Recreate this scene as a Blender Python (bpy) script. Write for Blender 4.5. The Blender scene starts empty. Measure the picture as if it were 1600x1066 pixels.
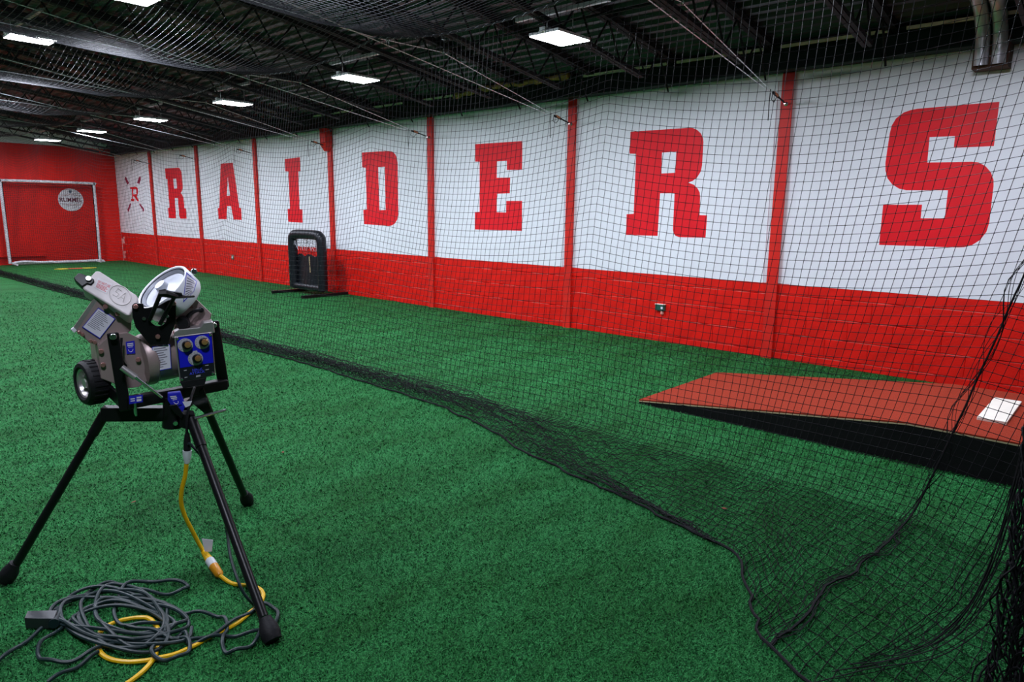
import bpy, bmesh, math, random
import numpy as np
from mathutils import Vector, Matrix
from mathutils.geometry import tessellate_polygon

random.seed(4); rng = np.random.default_rng(4)
sc = bpy.context.scene
COL = sc.collection

# ------------------------------------------------------------------ camera
F = 1082.307; PPX, PPY = 800.0, 533.0; H = 1.5
_a = np.array([-412 - PPX, 316 - PPY, F]); _dY = _a / np.linalg.norm(_a)
_c = np.array([725 - PPX, 6350 - PPY, F]); _dZ = -_c / np.linalg.norm(_c)
_dX = np.cross(_dY, _dZ); _dX /= np.linalg.norm(_dX)
R = np.stack([_dX, _dY, _dZ], 1)                 # world -> camera (x right, y down, z forward)
cam_data = bpy.data.cameras.new('camera'); cam = bpy.data.objects.new('camera', cam_data); COL.objects.link(cam)
cam_data.sensor_width = 36.0; cam_data.lens = 36.0 * F / 1600.0
cam_data.clip_start = 0.05; cam_data.clip_end = 100
_r, _u, _b = R[0], -R[1], -R[2]
cam.matrix_world = Matrix(((_r[0], _u[0], _b[0], 0), (_r[1], _u[1], _b[1], 0), (_r[2], _u[2], _b[2], H), (0, 0, 0, 1)))
sc.camera = cam

# ------------------------------------------------------------------ world, exposure
world = bpy.data.worlds.new('world'); sc.world = world; world.use_nodes = True
world.node_tree.nodes['Background'].inputs[0].default_value = (0.6, 0.7, 1.0, 1)
world.node_tree.nodes['Background'].inputs[1].default_value = 0.005
sc.view_settings.view_transform = 'Standard'; sc.view_settings.look = 'None'
sc.view_settings.exposure = -0.3; sc.view_settings.gamma = 1.0
sc.view_settings.use_curve_mapping = False
LAMP_W = 89.0
LAMP_COL = (0.80, 0.84, 1.0)

# ------------------------------------------------------------------ pixel helpers (points of the photograph on planes of the room)
def ray(x, y): return R.T @ np.array([(x - PPX) / F, (y - PPY) / F, 1.0])
def on_floor(x, y, z=0.0):
    d = ray(x, y); t = (z - H) / d[2]; return np.array([d[0] * t, d[1] * t, z])
def on_x(x, y, X):
    d = ray(x, y); p = d * (X / d[0]); p[2] += H; return p
def on_y(x, y, Y):
    d = ray(x, y); p = d * (Y / d[1]); p[2] += H; return p

# ------------------------------------------------------------------ materials
def lin(r, g, b):
    f = lambda v: ((v / 255 + 0.055) / 1.055) ** 2.4 if v > 10 else v / 255 / 12.92
    return (f(r), f(g), f(b), 1)
MATS = {}
def mat(name, col, rough=0.6, metal=0.0, spec=0.5, var=0.12, scale=8.0, bump=0.0, bscale=60.0, emit=0.0, col2=None, thr=None):
    if name in MATS: return MATS[name]
    m = bpy.data.materials.new(name); m.use_nodes = True; nt = m.node_tree; N = nt.nodes; L = nt.links
    b = N['Principled BSDF']
    b.inputs['Roughness'].default_value = rough; b.inputs['Metallic'].default_value = metal
    b.inputs['Specular IOR Level'].default_value = spec
    tc = N.new('ShaderNodeTexCoord')
    nz = N.new('ShaderNodeTexNoise'); nz.inputs['Scale'].default_value = scale; nz.inputs['Detail'].default_value = 6
    L.new(tc.outputs['Object'], nz.inputs['Vector'])
    rp = N.new('ShaderNodeValToRGB')
    c = np.array(col[:3])
    lo = tuple(np.clip(c * (1 - var), 0, 1)) + (1,)
    hi = tuple(np.clip(c * (1 + var), 0, 1)) + (1,) if col2 is None else col2
    if col2 is not None: lo = tuple(c) + (1,)
    rp.color_ramp.elements[0].color = lo; rp.color_ramp.elements[1].color = hi
    rp.color_ramp.elements[0].position = 0.3 if thr is None else thr[0]
    rp.color_ramp.elements[1].position = 0.7 if thr is None else thr[1]
    L.new(nz.outputs['Fac'], rp.inputs['Fac']); L.new(rp.outputs['Color'], b.inputs['Base Color'])
    if bump > 0:
        n2 = N.new('ShaderNodeTexNoise'); n2.inputs['Scale'].default_value = bscale; n2.inputs['Detail'].default_value = 4
        L.new(tc.outputs['Object'], n2.inputs['Vector'])
        bp = N.new('ShaderNodeBump'); bp.inputs['Strength'].default_value = bump; bp.inputs['Distance'].default_value = 0.01
        L.new(n2.outputs['Fac'], bp.inputs['Height']); L.new(bp.outputs['Normal'], b.inputs['Normal'])
    if emit > 0:
        b.inputs['Emission Color'].default_value = col; b.inputs['Emission Strength'].default_value = emit
    MATS[name] = m; return m

def turf_mat(blade=False):
    m = bpy.data.materials.new('turf_blade' if blade else 'turf'); m.use_nodes = True; nt = m.node_tree; N = nt.nodes; L = nt.links
    b = N['Principled BSDF']; b.inputs['Roughness'].default_value = 0.7; b.inputs['Specular IOR Level'].default_value = 0.12
    g = N.new('ShaderNodeNewGeometry')
    n1 = N.new('ShaderNodeTexNoise'); n1.inputs['Scale'].default_value = 130; n1.inputs['Detail'].default_value = 3
    n2 = N.new('ShaderNodeTexNoise'); n2.inputs['Scale'].default_value = 2.2; n2.inputs['Detail'].default_value = 4; n2.inputs['Roughness'].default_value = 0.65
    mp = N.new('ShaderNodeMapping'); mp.inputs['Rotation'].default_value = (0, 0, math.radians(48)); mp.inputs['Scale'].default_value = (0.55, 1.5, 1)
    L.new(g.outputs['Position'], n1.inputs['Vector']); L.new(g.outputs['Position'], mp.inputs['Vector']); L.new(mp.outputs['Vector'], n2.inputs['Vector'])
    r1 = N.new('ShaderNodeValToRGB'); e = r1.color_ramp.elements
    e[0].position = 0.32; e[0].color = lin(10, 66, 30) if not blade else lin(7, 54, 25); e[1].position = 0.72; e[1].color = lin(62, 142, 80) if not blade else lin(54, 132, 72)
    k = e.new(0.52); k.color = lin(27, 104, 48) if not blade else lin(20, 88, 40)
    r2 = N.new('ShaderNodeValToRGB'); r2.color_ramp.elements[0].position = 0.35; r2.color_ramp.elements[1].position = 0.68
    r2.color_ramp.elements[0].color = (0.62, 0.70, 0.55, 1); r2.color_ramp.elements[1].color = (1.25, 1.18, 1.25, 1)
    mx = N.new('ShaderNodeMix'); mx.data_type = 'RGBA'; mx.blend_type = 'MULTIPLY'; mx.inputs['Factor'].default_value = 1
    if blade: L.new(g.outputs['Random Per Island'], r1.inputs['Fac']); e[0].position = 0.0; e[1].position = 1.0; k.position = 0.5
    else: L.new(n1.outputs['Fac'], r1.inputs['Fac'])
    L.new(n2.outputs['Fac'], r2.inputs['Fac'])
    L.new(r1.outputs['Color'], mx.inputs['A']); L.new(r2.outputs['Color'], mx.inputs['B']); L.new(mx.outputs['Result'], b.inputs['Base Color'])
    if not blade:
        bp = N.new('ShaderNodeBump'); bp.inputs['Strength'].default_value = 0.9; bp.inputs['Distance'].default_value = 0.012
        L.new(n1.outputs['Fac'], bp.inputs['Height']); L.new(bp.outputs['Normal'], b.inputs['Normal'])
    return m

WHITE = mat('wall_white', (0.80, 0.82, 0.86, 1), 0.55, var=0.03, scale=3, bump=0.08, bscale=25)
BANNER = mat('banner_white', (0.82, 0.84, 0.88, 1), 0.42, var=0.03, scale=2.5)
LETTER = mat('letter_red', lin(228, 16, 32), 0.5, spec=0.3, var=0.06, scale=5)
REDBLOCK = mat('block_red', lin(216, 22, 10), 0.6, spec=0.2, var=0.14, scale=5, bump=0.35, bscale=45)
MORTAR = mat('mortar', lin(190, 24, 18), 0.8, scale=4.0, col2=lin(250, 190, 180), thr=(0.42, 0.56))
REDSTEEL = mat('column_red', lin(208, 34, 24), 0.5, spec=0.3, var=0.12, scale=6)
REDWALL = mat('back_wall_red', lin(228, 26, 10), 0.6, spec=0.25, var=0.12, scale=2.5, bump=0.15, bscale=30)
DECK = mat('deck_metal', (0.038, 0.042, 0.050, 1), 0.4, metal=0.3, var=0.3, scale=3)
STEELDARK = mat('joist_steel', (0.008, 0.009, 0.010, 1), 0.7, spec=0.2, var=0.3, scale=6)
GREENBEAM = mat('beam_green', lin(12, 34, 26), 0.6, spec=0.2, var=0.25, scale=4)
TAN = mat('strip_tan', lin(215, 200, 178), 0.8, var=0.25, scale=9, bump=0.3)
FOAM = mat('foam_brown', lin(170, 128, 78), 0.9, var=0.35, scale=12, bump=0.8)
NET = mat('net_twine', (0.006, 0.006, 0.0075, 1), 0.65, spec=0.15, var=0.2, scale=30)
NETUP = mat('net_twine_grey', (0.012, 0.013, 0.015, 1), 0.55, spec=0.3, var=0.2, scale=30)
CABLE = mat('cable_steel', (0.75, 0.77, 0.80, 1), 0.35, metal=0.6, var=0.1, scale=40)
COPPER = mat('clamp_copper', lin(196, 120, 80), 0.5, metal=0.4)
BLACK = mat('black_paint', (0.006, 0.006, 0.007, 1), 0.35, spec=0.25, var=0.2)
RUBBER = mat('black_rubber', (0.008, 0.008, 0.010, 1), 0.6, spec=0.25, var=0.2, bump=0.2)
VINYL = mat('black_vinyl', (0.006, 0.008, 0.011, 1), 0.4, spec=0.3, var=0.2, bump=0.1, bscale=30)
CHROME = mat('bright_metal', (0.75, 0.77, 0.80, 1), 0.22, metal=1.0, var=0.08)
ALU = mat('aluminium', (0.55, 0.52, 0.52, 1), 0.35, metal=0.75, var=0.1, scale=12)
TANPLATE = mat('plate_taupe', lin(168, 148, 146), 0.4, metal=0.35, var=0.1, scale=7)
GUARD = mat('guard_plastic', lin(205, 196, 196), 0.42, var=0.04)
GUARDW = mat('guard_white', lin(228, 230, 238), 0.4, var=0.04)
PAPER = mat('label_white', lin(225, 222, 235), 0.5, var=0.03)
BLUE = mat('label_blue', lin(38, 38, 190), 0.4, var=0.05)
PANELBLUE = mat('panel_blue', lin(24, 24, 205), 0.4, var=0.05)
INK = mat('ink_grey', lin(96, 90, 110), 0.6)
INKRED = mat('ink_red', lin(205, 70, 80), 0.6)
GREY = mat('dial_grey', lin(180, 180, 186), 0.5)
GOLD = mat('knob_gold', lin(225, 165, 110), 0.3, metal=0.7)
BOLT = mat('bolt_head', lin(205, 150, 145), 0.3, metal=0.7)
CLAY = mat('mound_turf', lin(146, 50, 30), 0.9, spec=0.15, var=0.22, scale=160, bump=0.7, bscale=220)
MOUNDSIDE = mat('mound_side', (0.005, 0.005, 0.006, 1), 0.7, spec=0.2, var=0.2, bump=0.2)
CREAM = mat('mound_rubber', lin(232, 226, 212), 0.5, var=0.05)
WOODEDGE = mat('mound_edge', lin(196, 176, 140), 0.7, var=0.15)
PIPEW = mat('pipe_white', lin(220, 216, 220), 0.5, var=0.25, scale=18)
YELLOW = mat('cord_yellow', lin(226, 178, 12), 0.4, var=0.08)
ORANGE = mat('plug_orange', lin(212, 142, 20), 0.4)
CLEAR = mat('plug_clear', lin(215, 220, 225), 0.2)
CORDG = mat('cord_dark_green', lin(22, 40, 42), 0.45, spec=0.35, var=0.15)
DUCT = mat('duct_silver', (0.62, 0.60, 0.66, 1), 0.38, metal=0.6, var=0.2, scale=14, bump=0.4, bscale=20)
BROWN = mat('leaf_brown', lin(120, 58, 36), 0.8)
DARKHOLE = mat('hole_brown', lin(74, 48, 34), 0.9)
LEDM = mat('led_emitter', (0.93, 0.96, 1.0, 1), 0.5, var=0.0, emit=30.0)
FIXT = mat('fixture_white', (0.7, 0.72, 0.75, 1), 0.4)
GREENBOX = mat('outlet_green', lin(28, 84, 70), 0.4)
GREYWALL = mat('wall_grey', (0.16, 0.16, 0.18, 1), 0.7, var=0.06)
STRIPR = mat('strip_red', lin(226, 92, 60), 0.5)
STRIPY = mat('strip_yellow', lin(236, 208, 64), 0.5)
TURF = turf_mat(False); BLADE = turf_mat(True)

# ------------------------------------------------------------------ mesh helpers
class MB:
    def __init__(s): s.v = []; s.f = []
    def add(s, vs, fs):
        o = len(s.v); s.v += [tuple(map(float, p)) for p in vs]; s.f += [tuple(i + o for i in f) for f in fs]; return s
    def box(s, c, h, ax=None):
        c = np.array(c, float); A = np.eye(3) if ax is None else np.array(ax, float)
        vs = [c + A[0] * (h[0] * i) + A[1] * (h[1] * j) + A[2] * (h[2] * k) for i in (-1, 1) for j in (-1, 1) for k in (-1, 1)]
        return s.add(vs, [(0, 1, 3, 2), (4, 6, 7, 5), (0, 4, 5, 1), (2, 3, 7, 6), (0, 2, 6, 4), (1, 5, 7, 3)])
    def bar(s, a, b, w, t, up=(0, 0, 1)):            # rectangular bar a->b, w across, t along 'up'
        a = np.array(a, float); b = np.array(b, float); d = b - a; l = np.linalg.norm(d); d /= l
        x = np.cross(d, up); n = np.linalg.norm(x); x = x / n if n > 1e-6 else np.array([1., 0, 0]); y = np.cross(x, d)
        return s.box((a + b) / 2, (l / 2, w / 2, t / 2), (d, x, y))
    def cyl(s, a, b, r0, r1=None, n=14, cap=True):
        return s.tube([a, b], [r0, r0 if r1 is None else r1], n, cap)
    def tube(s, pts, r, n=8, cap=True):
        P = np.array(pts, float); m = len(P); r = np.full(m, r) if np.isscalar(r) else np.array(r)
        T = np.gradient(P, axis=0); T /= (np.linalg.norm(T, axis=1)[:, None] + 1e-12)
        ref = np.array([0, 0, 1.]) if abs(T[0][2]) < 0.9 else np.array([1., 0, 0])
        x = np.cross(T[0], ref); x /= np.linalg.norm(x); vs = []
        for i in range(m):
            x = x - T[i] * np.dot(x, T[i]); x /= (np.linalg.norm(x) + 1e-12); y = np.cross(T[i], x)
            for k in range(n):
                a = 2 * math.pi * k / n; vs.append(P[i] + r[i] * (math.cos(a) * x + math.sin(a) * y))
        fs = [(i * n + k, i * n + (k + 1) % n, (i + 1) * n + (k + 1) % n, (i + 1) * n + k) for i in range(m - 1) for k in range(n)]
        if cap: fs += [tuple(range(n))[::-1], tuple((m - 1) * n + k for k in range(n))]
        return s.add(vs, fs)
    def poly(s, outer, off, holes=()):               # extruded flat polygon (3D points), off = extrusion vector
        loops = [[Vector(map(float, p)) for p in outer]] + [[Vector(map(float, p)) for p in h] for h in holes]
        flat = [p for l in loops for p in l]; tri = tessellate_polygon(loops); off = Vector(map(float, off)); n = len(flat)
        vs = [tuple(p) for p in flat] + [tuple(p + off) for p in flat]
        fs = [tuple(t) for t in tri] + [tuple(i + n for i in t[::-1]) for t in tri]; o = 0
        for l in loops:
            m = len(l); fs += [(o + i, o + (i + 1) % m, o + (i + 1) % m + n, o + i + n) for i in range(m)]; o += m
        return s.add(vs, fs)
    def lathe(s, prof, p0, axis, n=24):              # prof: (radius, distance along axis)
        p0 = np.array(p0, float); a = np.array(axis, float); a /= np.linalg.norm(a)
        ref = np.array([0, 0, 1.]) if abs(a[2]) < 0.9 else np.array([1., 0, 0])
        x = np.cross(a, ref); x /= np.linalg.norm(x); y = np.cross(a, x)
        vs = [p0 + a * d + r * (math.cos(2 * math.pi * k / n) * x + math.sin(2 * math.pi * k / n) * y) for r, d in prof for k in range(n)]
        m = len(prof)
        return s.add(vs, [(i * n + k, i * n + (k + 1) % n, (i + 1) * n + (k + 1) % n, (i + 1) * n + k) for i in range(m - 1) for k in range(n)])
    def mesh(s, name):
        me = bpy.data.meshes.new(name); me.from_pydata(s.v, [], s.f)
        bm = bmesh.new(); bm.from_mesh(me); bmesh.ops.recalc_face_normals(bm, faces=bm.faces); bm.to_mesh(me); bm.free()
        return me
    def build(s, name, m, parent=None, smooth=False, bevel=0.0):
        return link(name, s.mesh(name), m, parent, smooth, bevel)
def link(name, me, m, parent=None, smooth=False, bevel=0.0, loc=None):
    o = bpy.data.objects.new(name, me); COL.objects.link(o)
    if m is not None and len(me.materials) == 0: me.materials.append(m)
    if parent is not None: o.parent = parent
    if loc is not None: o.location = loc
    if smooth:
        for p in me.polygons: p.use_smooth = True
        try: me.set_sharp_from_angle(angle=math.radians(38))
        except Exception: pass
    if bevel > 0:
        b = o.modifiers.new('bevel', 'BEVEL'); b.width = bevel; b.segments = 3; b.limit_method = 'ANGLE'
    return o
def tag(o, label, cat=None, group=None, kind=None):
    o['label'] = label
    if cat: o['category'] = cat
    if group: o['group'] = group
    if kind: o['kind'] = kind
    return o
def empty(name, loc, rz=0.0):
    o = bpy.data.objects.new(name, None); COL.objects.link(o); o.location = loc; o.rotation_euler = (0, 0, rz); o.empty_display_size = 0.1; return o
def np_mesh(name, V, Q, m, parent=None, smooth=False):   # fast mesh from numpy arrays (faces all the same size)
    me = bpy.data.meshes.new(name); k = Q.shape[1]
    me.vertices.add(len(V)); me.vertices.foreach_set('co', np.ascontiguousarray(V, np.float32).ravel())
    me.loops.add(Q.size); me.loops.foreach_set('vertex_index', np.ascontiguousarray(Q, np.int32).ravel())
    me.polygons.add(len(Q)); me.polygons.foreach_set('loop_start', np.arange(0, Q.size, k, dtype=np.int32))
    try: me.polygons.foreach_set('loop_total', np.full(len(Q), k, np.int32))
    except Exception: pass
    if smooth: me.polygons.foreach_set('use_smooth', np.ones(len(Q), bool))
    me.update(); me.validate(); return link(name, me, m, parent)
def spline(pts, n=8):                                 # Catmull-Rom through points
    P = np.array(pts, float); Q = np.vstack([2 * P[0] - P[1], P, 2 * P[-1] - P[-2]]); out = []
    for i in range(1, len(Q) - 2):
        for t in np.linspace(0, 1, n, endpoint=False):
            a, b, c, d = Q[i - 1], Q[i], Q[i + 1], Q[i + 2]
            out.append(0.5 * (2 * b + (c - a) * t + (2 * a - 5 * b + 4 * c - d) * t * t + (3 * b - a - 3 * c + d) * t ** 3))
    out.append(Q[-2]); return np.array(out)
_tc = {}
def text2d(body):                                     # filled lettering as triangles in a unit box
    if body in _tc: return _tc[body]
    cu = bpy.data.curves.new('lettering', 'FONT'); cu.body = body; cu.align_x = 'LEFT'; cu.resolution_u = 3; cu.offset = 0.02
    ob = bpy.data.objects.new('lettering', cu); COL.objects.link(ob)
    bpy.context.view_layer.update()
    me = bpy.data.meshes.new_from_object(ob.evaluated_get(bpy.context.evaluated_depsgraph_get()))
    V = np.array([v.co[:] for v in me.vertices])[:, :2]; Fs = [tuple(p.vertices) for p in me.polygons]
    bpy.data.objects.remove(ob); bpy.data.curves.remove(cu); bpy.data.meshes.remove(me)
    V = (V - V.min(0)) / (V.max(0) - V.min(0)); _tc[body] = (V, Fs); return V, Fs
def bil(q, u, v):                                     # quad corners: bottom-left, bottom-right, top-right, top-left
    q = np.array(q, float); return (1 - u) * (1 - v) * q[0] + u * (1 - v) * q[1] + u * v * q[2] + (1 - u) * v * q[3]
def sub(q, u0, u1, v0, v1): return [bil(q, u0, v0), bil(q, u1, v0), bil(q, u1, v1), bil(q, u0, v1)]
def lettering(mb, body, q):
    V, Fs = text2d(body); return mb.add([bil(q, u, v) for u, v in V], Fs)

# =================================================================== THE ROOM
XW, YB, XL, YF = 7.249, 21.62, -6.5, -6.0
SL = 0.15                                             # roof slope, rising away from the lettered wall
def roof(x): return 3.175 + SL * (7.09 - x)
PIL = [0.16 + 2.705 * i for i in range(8)]            # columns of the lettered wall
floor = MB().add([(XL, YF, 0), (XW + .1, YF, 0), (XW + .1, YB + .1, 0), (XL, YB + .1, 0)], [(0, 1, 2, 3)]).build('floor', TURF)
tag(floor, 'green artificial turf covering the whole floor', 'floor', kind='structure')
wall = MB().box((XW + .10, (YB + YF) / 2, 1.6), (.08, (YB - YF) / 2 + .1, 1.6)).build('wall_right', WHITE)
tag(wall, 'long white and red side wall carrying the big lettering', 'wall', kind='structure')
wb = MB().box(((XL + XW) / 2, YB + .06, 2.7), ((XW - XL) / 2 + .1, .05, 2.7)).build('wall_back', WHITE)
tag(wb, 'red painted end wall with a white strip under the roof', 'wall', kind='structure')
MB().box(((XL + XW) / 2, YB + .005, 1.533), ((XW - XL) / 2, .006, 1.533)).build('painted_panel', REDWALL, wb)
wl = MB().box((XL - .05, (YB + YF) / 2, 2.7), (.05, (YB - YF) / 2, 2.7)).build('wall_left', GREYWALL)
tag(wl, 'grey far side wall outside the picture', 'wall', kind='structure')
wf = MB().box(((XL + XW) / 2, YF - .05, 2.7), ((XW - XL) / 2, .05, 2.7)).build('wall_front', GREYWALL)
tag(wf, 'grey wall behind the viewer', 'wall', kind='structure')
# corrugated roof deck, ribs along Y
xs = []; x = XW + .2
while x > XL - .2:
    xs += [(x, 0), (x - .045, 0), (x - .065, .032), (x - .130, .032)]; x -= .15
V = []
for (xx, dz) in xs:
    V += [(xx, YF - .1, roof(xx) + dz), (xx, YB + .1, roof(xx) + dz)]
Q = [(2 * i, 2 * i + 1, 2 * i + 3, 2 * i + 2) for i in range(len(xs) - 1)]
ceil = MB().add(V, Q).build('ceiling', DECK)
tag(ceil, 'dark corrugated metal roof deck sloping down to the lettered wall', 'ceiling', kind='structure')

MB().box((XW + .012, (YB + YF) / 2, 2.0), (.009, (YB - YF) / 2, 1.2)).build('upper_panel', WHITE, wall)
# concrete block wainscot: courses of separate blocks, joints recessed
zs = [0.0, .075, .278, .481, .684, .795]
MB().box((XW + .012, (YB - .8) / 2, .3975), (.008, (YB + .8) / 2, .3975)).build('mortar', MORTAR, wall)
for ci in range(5):
    z0, z1 = zs[ci] + (.0042 if ci else 0), zs[ci + 1] - (.0042 if ci < 4 else 0)
    g = MB(); hx, hy, hz, c = .012, .2022, (z1 - z0) / 2, .004
    P = [(hx, -hy, -hz), (hx, hy, -hz), (hx, hy, hz), (hx, -hy, hz), (-hx + c, -hy, -hz), (-hx + c, hy, -hz), (-hx + c, hy, hz), (-hx + c, -hy, hz),
         (-hx, -hy + c, -hz + c), (-hx, hy - c, -hz + c), (-hx, hy - c, hz - c), (-hx, -hy + c, hz - c)]
    g.add(P, [(0, 1, 5, 4), (1, 2, 6, 5), (2, 3, 7, 6), (3, 0, 4, 7), (4, 5, 9, 8), (5, 6, 10, 9), (6, 7, 11, 10), (7, 4, 8, 11), (8, 9, 10, 11)])
    me = g.mesh('block'); me.materials.append(REDBLOCK)
    y = -.55 + (.203 if ci % 2 else 0)
    while y < YB - .1:
        link('block', me, None, wall, loc=(XW + .004 + random.uniform(-.0012, .0012), y, (z0 + z1) / 2)); y += .4055

# white vinyl banners in the bays, each with its painted letter
def px_poly(pts, o, s): return [on_x(o[0] + a / s, o[1] + b / s, XW - .011) for a, b in pts]
R_OUT = [(128,132),(590,100),(622,102),(655,116),(685,145),(702,180),(706,215),(695,400),(684,448),(655,495),(620,522),(585,535),(630,552),(660,582),(677,615),(680,650),(675,793),(735,795),(722,972),(515,968),(485,957),(470,938),(464,910),(477,620),(362,620),(342,958),(92,950),(97,786),(153,783),(172,307),(120,305)]
R_HOLE = [(377,297),(491,289),(482,457),(373,463)]
S_OUT = [(868,78),(832,362),(575,373),(583,298),(420,305),(405,468),(690,462),(735,467),(780,492),(812,530),(830,580),(830,620),(820,700),(803,850),(785,910),(745,963),(690,998),(640,1010),(600,1012),(96,995),(123,738),(372,738),(363,825),(517,825),(538,645),(270,645),(225,635),(180,607),(150,568),(137,520),(137,470),(150,380),(165,280),(178,230),(205,185),(255,147),(300,131),(340,123)]
E_OUT = [(1060,85),(1468,58),(1466,305),(1335,307),(1335,228),(1250,233),(1247,375),(1363,372),(1360,508),(1250,512),(1247,672),(1328,674),(1330,574),(1466,574),(1465,832),(1058,820),(1060,670),(1100,668),(1100,235),(1062,235)]
D_OUT = [(85,157),(310,143),(345,148),(370,168),(386,200),(393,250),(399,690),(390,735),(370,768),(345,785),(315,791),(103,773),(97,652),(128,648),(118,288),(88,285)]
D_HOLE = [(225,283),(282,280),(290,652),(237,654)]
A_OUT = [(660,110),(790,100),(815,260),(862,590),(882,592),(887,722),(800,718),(772,572),(728,572),(725,715),(637,712),(628,595),(645,592),(656,190)]
A_HOLE = [(735,248),(762,458),(727,460)]
I_OUT = [(1355,60),(1520,40),(1527,190),(1503,195),(1517,605),(1548,607),(1550,752),(1393,742),(1387,602),(1413,600),(1395,195),(1362,192)]
r2o, r2h = px_poly(R_OUT, (960, 180), 5.076), px_poly(R_HOLE, (960, 180), 5.076)
r1ref = px_poly([(58,155),(250,300),(297,705)], (250, 240), 6.957)
dy = r1ref[0][1] - max(p[1] for p in r2o) + .03
sh = lambda L_: [p + np.array([0, dy, 0]) for p in L_]
LET = {0: ('S', px_poly(S_OUT, (1350, 140), 4.1), []), 1: ('R', r2o, [r2h]), 2: ('E', px_poly(E_OUT, (550, 210), 5.517), []),
       3: ('D', px_poly(D_OUT, (550, 210), 5.517), [px_poly(D_HOLE, (550, 210), 5.517)]), 4: ('I', px_poly(I_OUT, (250, 240), 6.957), []),
       5: ('A', px_poly(A_OUT, (250, 240), 6.957), [px_poly(A_HOLE, (250, 240), 6.957)]), 6: ('R', sh(r2o), [sh(r2h)])}
ends = PIL + [YB]
for i in range(-1, 8):
    y0 = ends[i] if i >= 0 else PIL[0] - 2.705; y1 = ends[i + 1]
    bn = MB().box((XW - .001, (y0 + y1) / 2 - .03, (.797 + 2.835) / 2), (.009, (y1 - y0) / 2 - .14, (2.835 - .797) / 2)).build('banner', BANNER, wall)
    if i in LET:
        nm, o_, h_ = LET[i]
        l = MB().poly(o_, (.0025, 0, 0), h_).build('letter', LETTER, bn); l['label'] = 'big red slab serif letter ' + nm
    if i == 7:
        oo, ss = (185, 265), 14.22
        MAG = mat('bat_maroon', lin(150, 28, 70), 0.5)
        for pl in ([(150,160),(140,200),(165,270),(200,335),(240,300),(205,240),(170,165)], [(468,150),(492,150),(499,220),(468,322),(415,300),(430,240)],
                   [(262,742),(285,765),(248,880),(235,938),(210,925),(200,890)], [(475,742),(530,820),(566,865),(566,915),(548,948),(535,890),(460,778)]):
            MB().poly(px_poly(pl, oo, ss), (.0025, 0, 0)).build('bat_mark', MAG, bn)
        MB().poly(px_poly([(256,392),(395,383),(420,405),(436,460),(435,530),(405,592),(448,680),(446,704),(415,702),(345,592),(325,595),(325,648),(355,652),(350,706),(284,702),(280,652),(303,646),(298,434),(260,434)], oo, ss), (.0025, 0, 0),
                  [px_poly([(325,440),(398,436),(402,545),(330,552)], oo, ss)]).build('letter', LETTER, bn)['label'] = 'small red serif letter R between crossed bats'
# red steel columns
for i, y in enumerate(PIL):
    m = MB(); m.box((XW - .012, y, 1.45), (.024, .048, 1.45)); m.box((XW - .037, y, 1.45), (.004, .058, 1.45))
    c = m.build('trim_%d' % (i + 1), REDSTEEL)
    nb = ['at the right edge', 'between the letters S and R', 'between the letters R and E', 'between the letters E and D', 'between the letters D and I', 'between the letters I and A', 'between the letters A and R', 'between the first letter R and the crossed bats emblem'][i]
    tag(c, 'slim red steel wall column ' + nb, 'column', kind='structure')
# bracket on the column between D and I
br = empty('wall_bracket', (XW - .1, PIL[4], 2.53)); tag(br, 'dark red box bracket with tapered foot on the column between D and I', 'bracket')
MB().box((-.0, 0, .26), (.07, .085, .125)).build('box', REDSTEEL, br, bevel=.008)
m = MB(); m.add([(-.07, -.11, .13), (.07, -.11, .13), (.07, .11, .13), (-.07, .11, .13), (-.02, -.03, -.01), (.05, -.03, -.01), (.05, .03, -.01), (-.02, .03, -.01)],
    [(0, 1, 2, 3), (4, 7, 6, 5), (0, 4, 5, 1), (1, 5, 6, 2), (2, 6, 7, 3), (3, 7, 4, 0)]); m.build('tapered_foot', REDSTEEL, br)
# eave beam with wooden nailer strips
bm_ = MB(); L2 = (YB + 2) / 2; yc = (YB - 2) / 2
bm_.box((7.17, yc, 3.02), (.012, L2, .115)); bm_.box((7.14, yc, 2.912), (.085, L2, .009)); bm_.box((7.14, yc, 3.128), (.085, L2, .009))
eb = bm_.build('trim_9', GREENBEAM); tag(eb, 'dark green steel eave beam along the top of the lettered wall', 'beam', kind='structure')
for (a, b_) in [(5.28, 4.15), (4.03, 3.07), (2.9, 1.95), (1.8, .9), (8.3, 7.5), (9.6, 8.7), (11.2, 10.0)]:
    MB().box((7.045, (a + b_) / 2, 3.118), (.008, (a - b_) / 2, .014)).build('nailer_strip', TAN, eb)
m = MB(); pts = spline([(7.04, 7.55, 3.10), (7.02, 7.1, 3.13), (7.04, 6.6, 3.15), (7.02, 6.1, 3.14), (7.04, 5.5, 3.15)], 6)
m.tube(pts, .035 + .012 * np.sin(np.arange(len(pts)) * 1.7), 7); m.build('insulation', FOAM, eb)
MB().box((7.05, 7.0, 3.19), (.02, .05, .10)).build('wood_block', TAN, eb)
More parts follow.
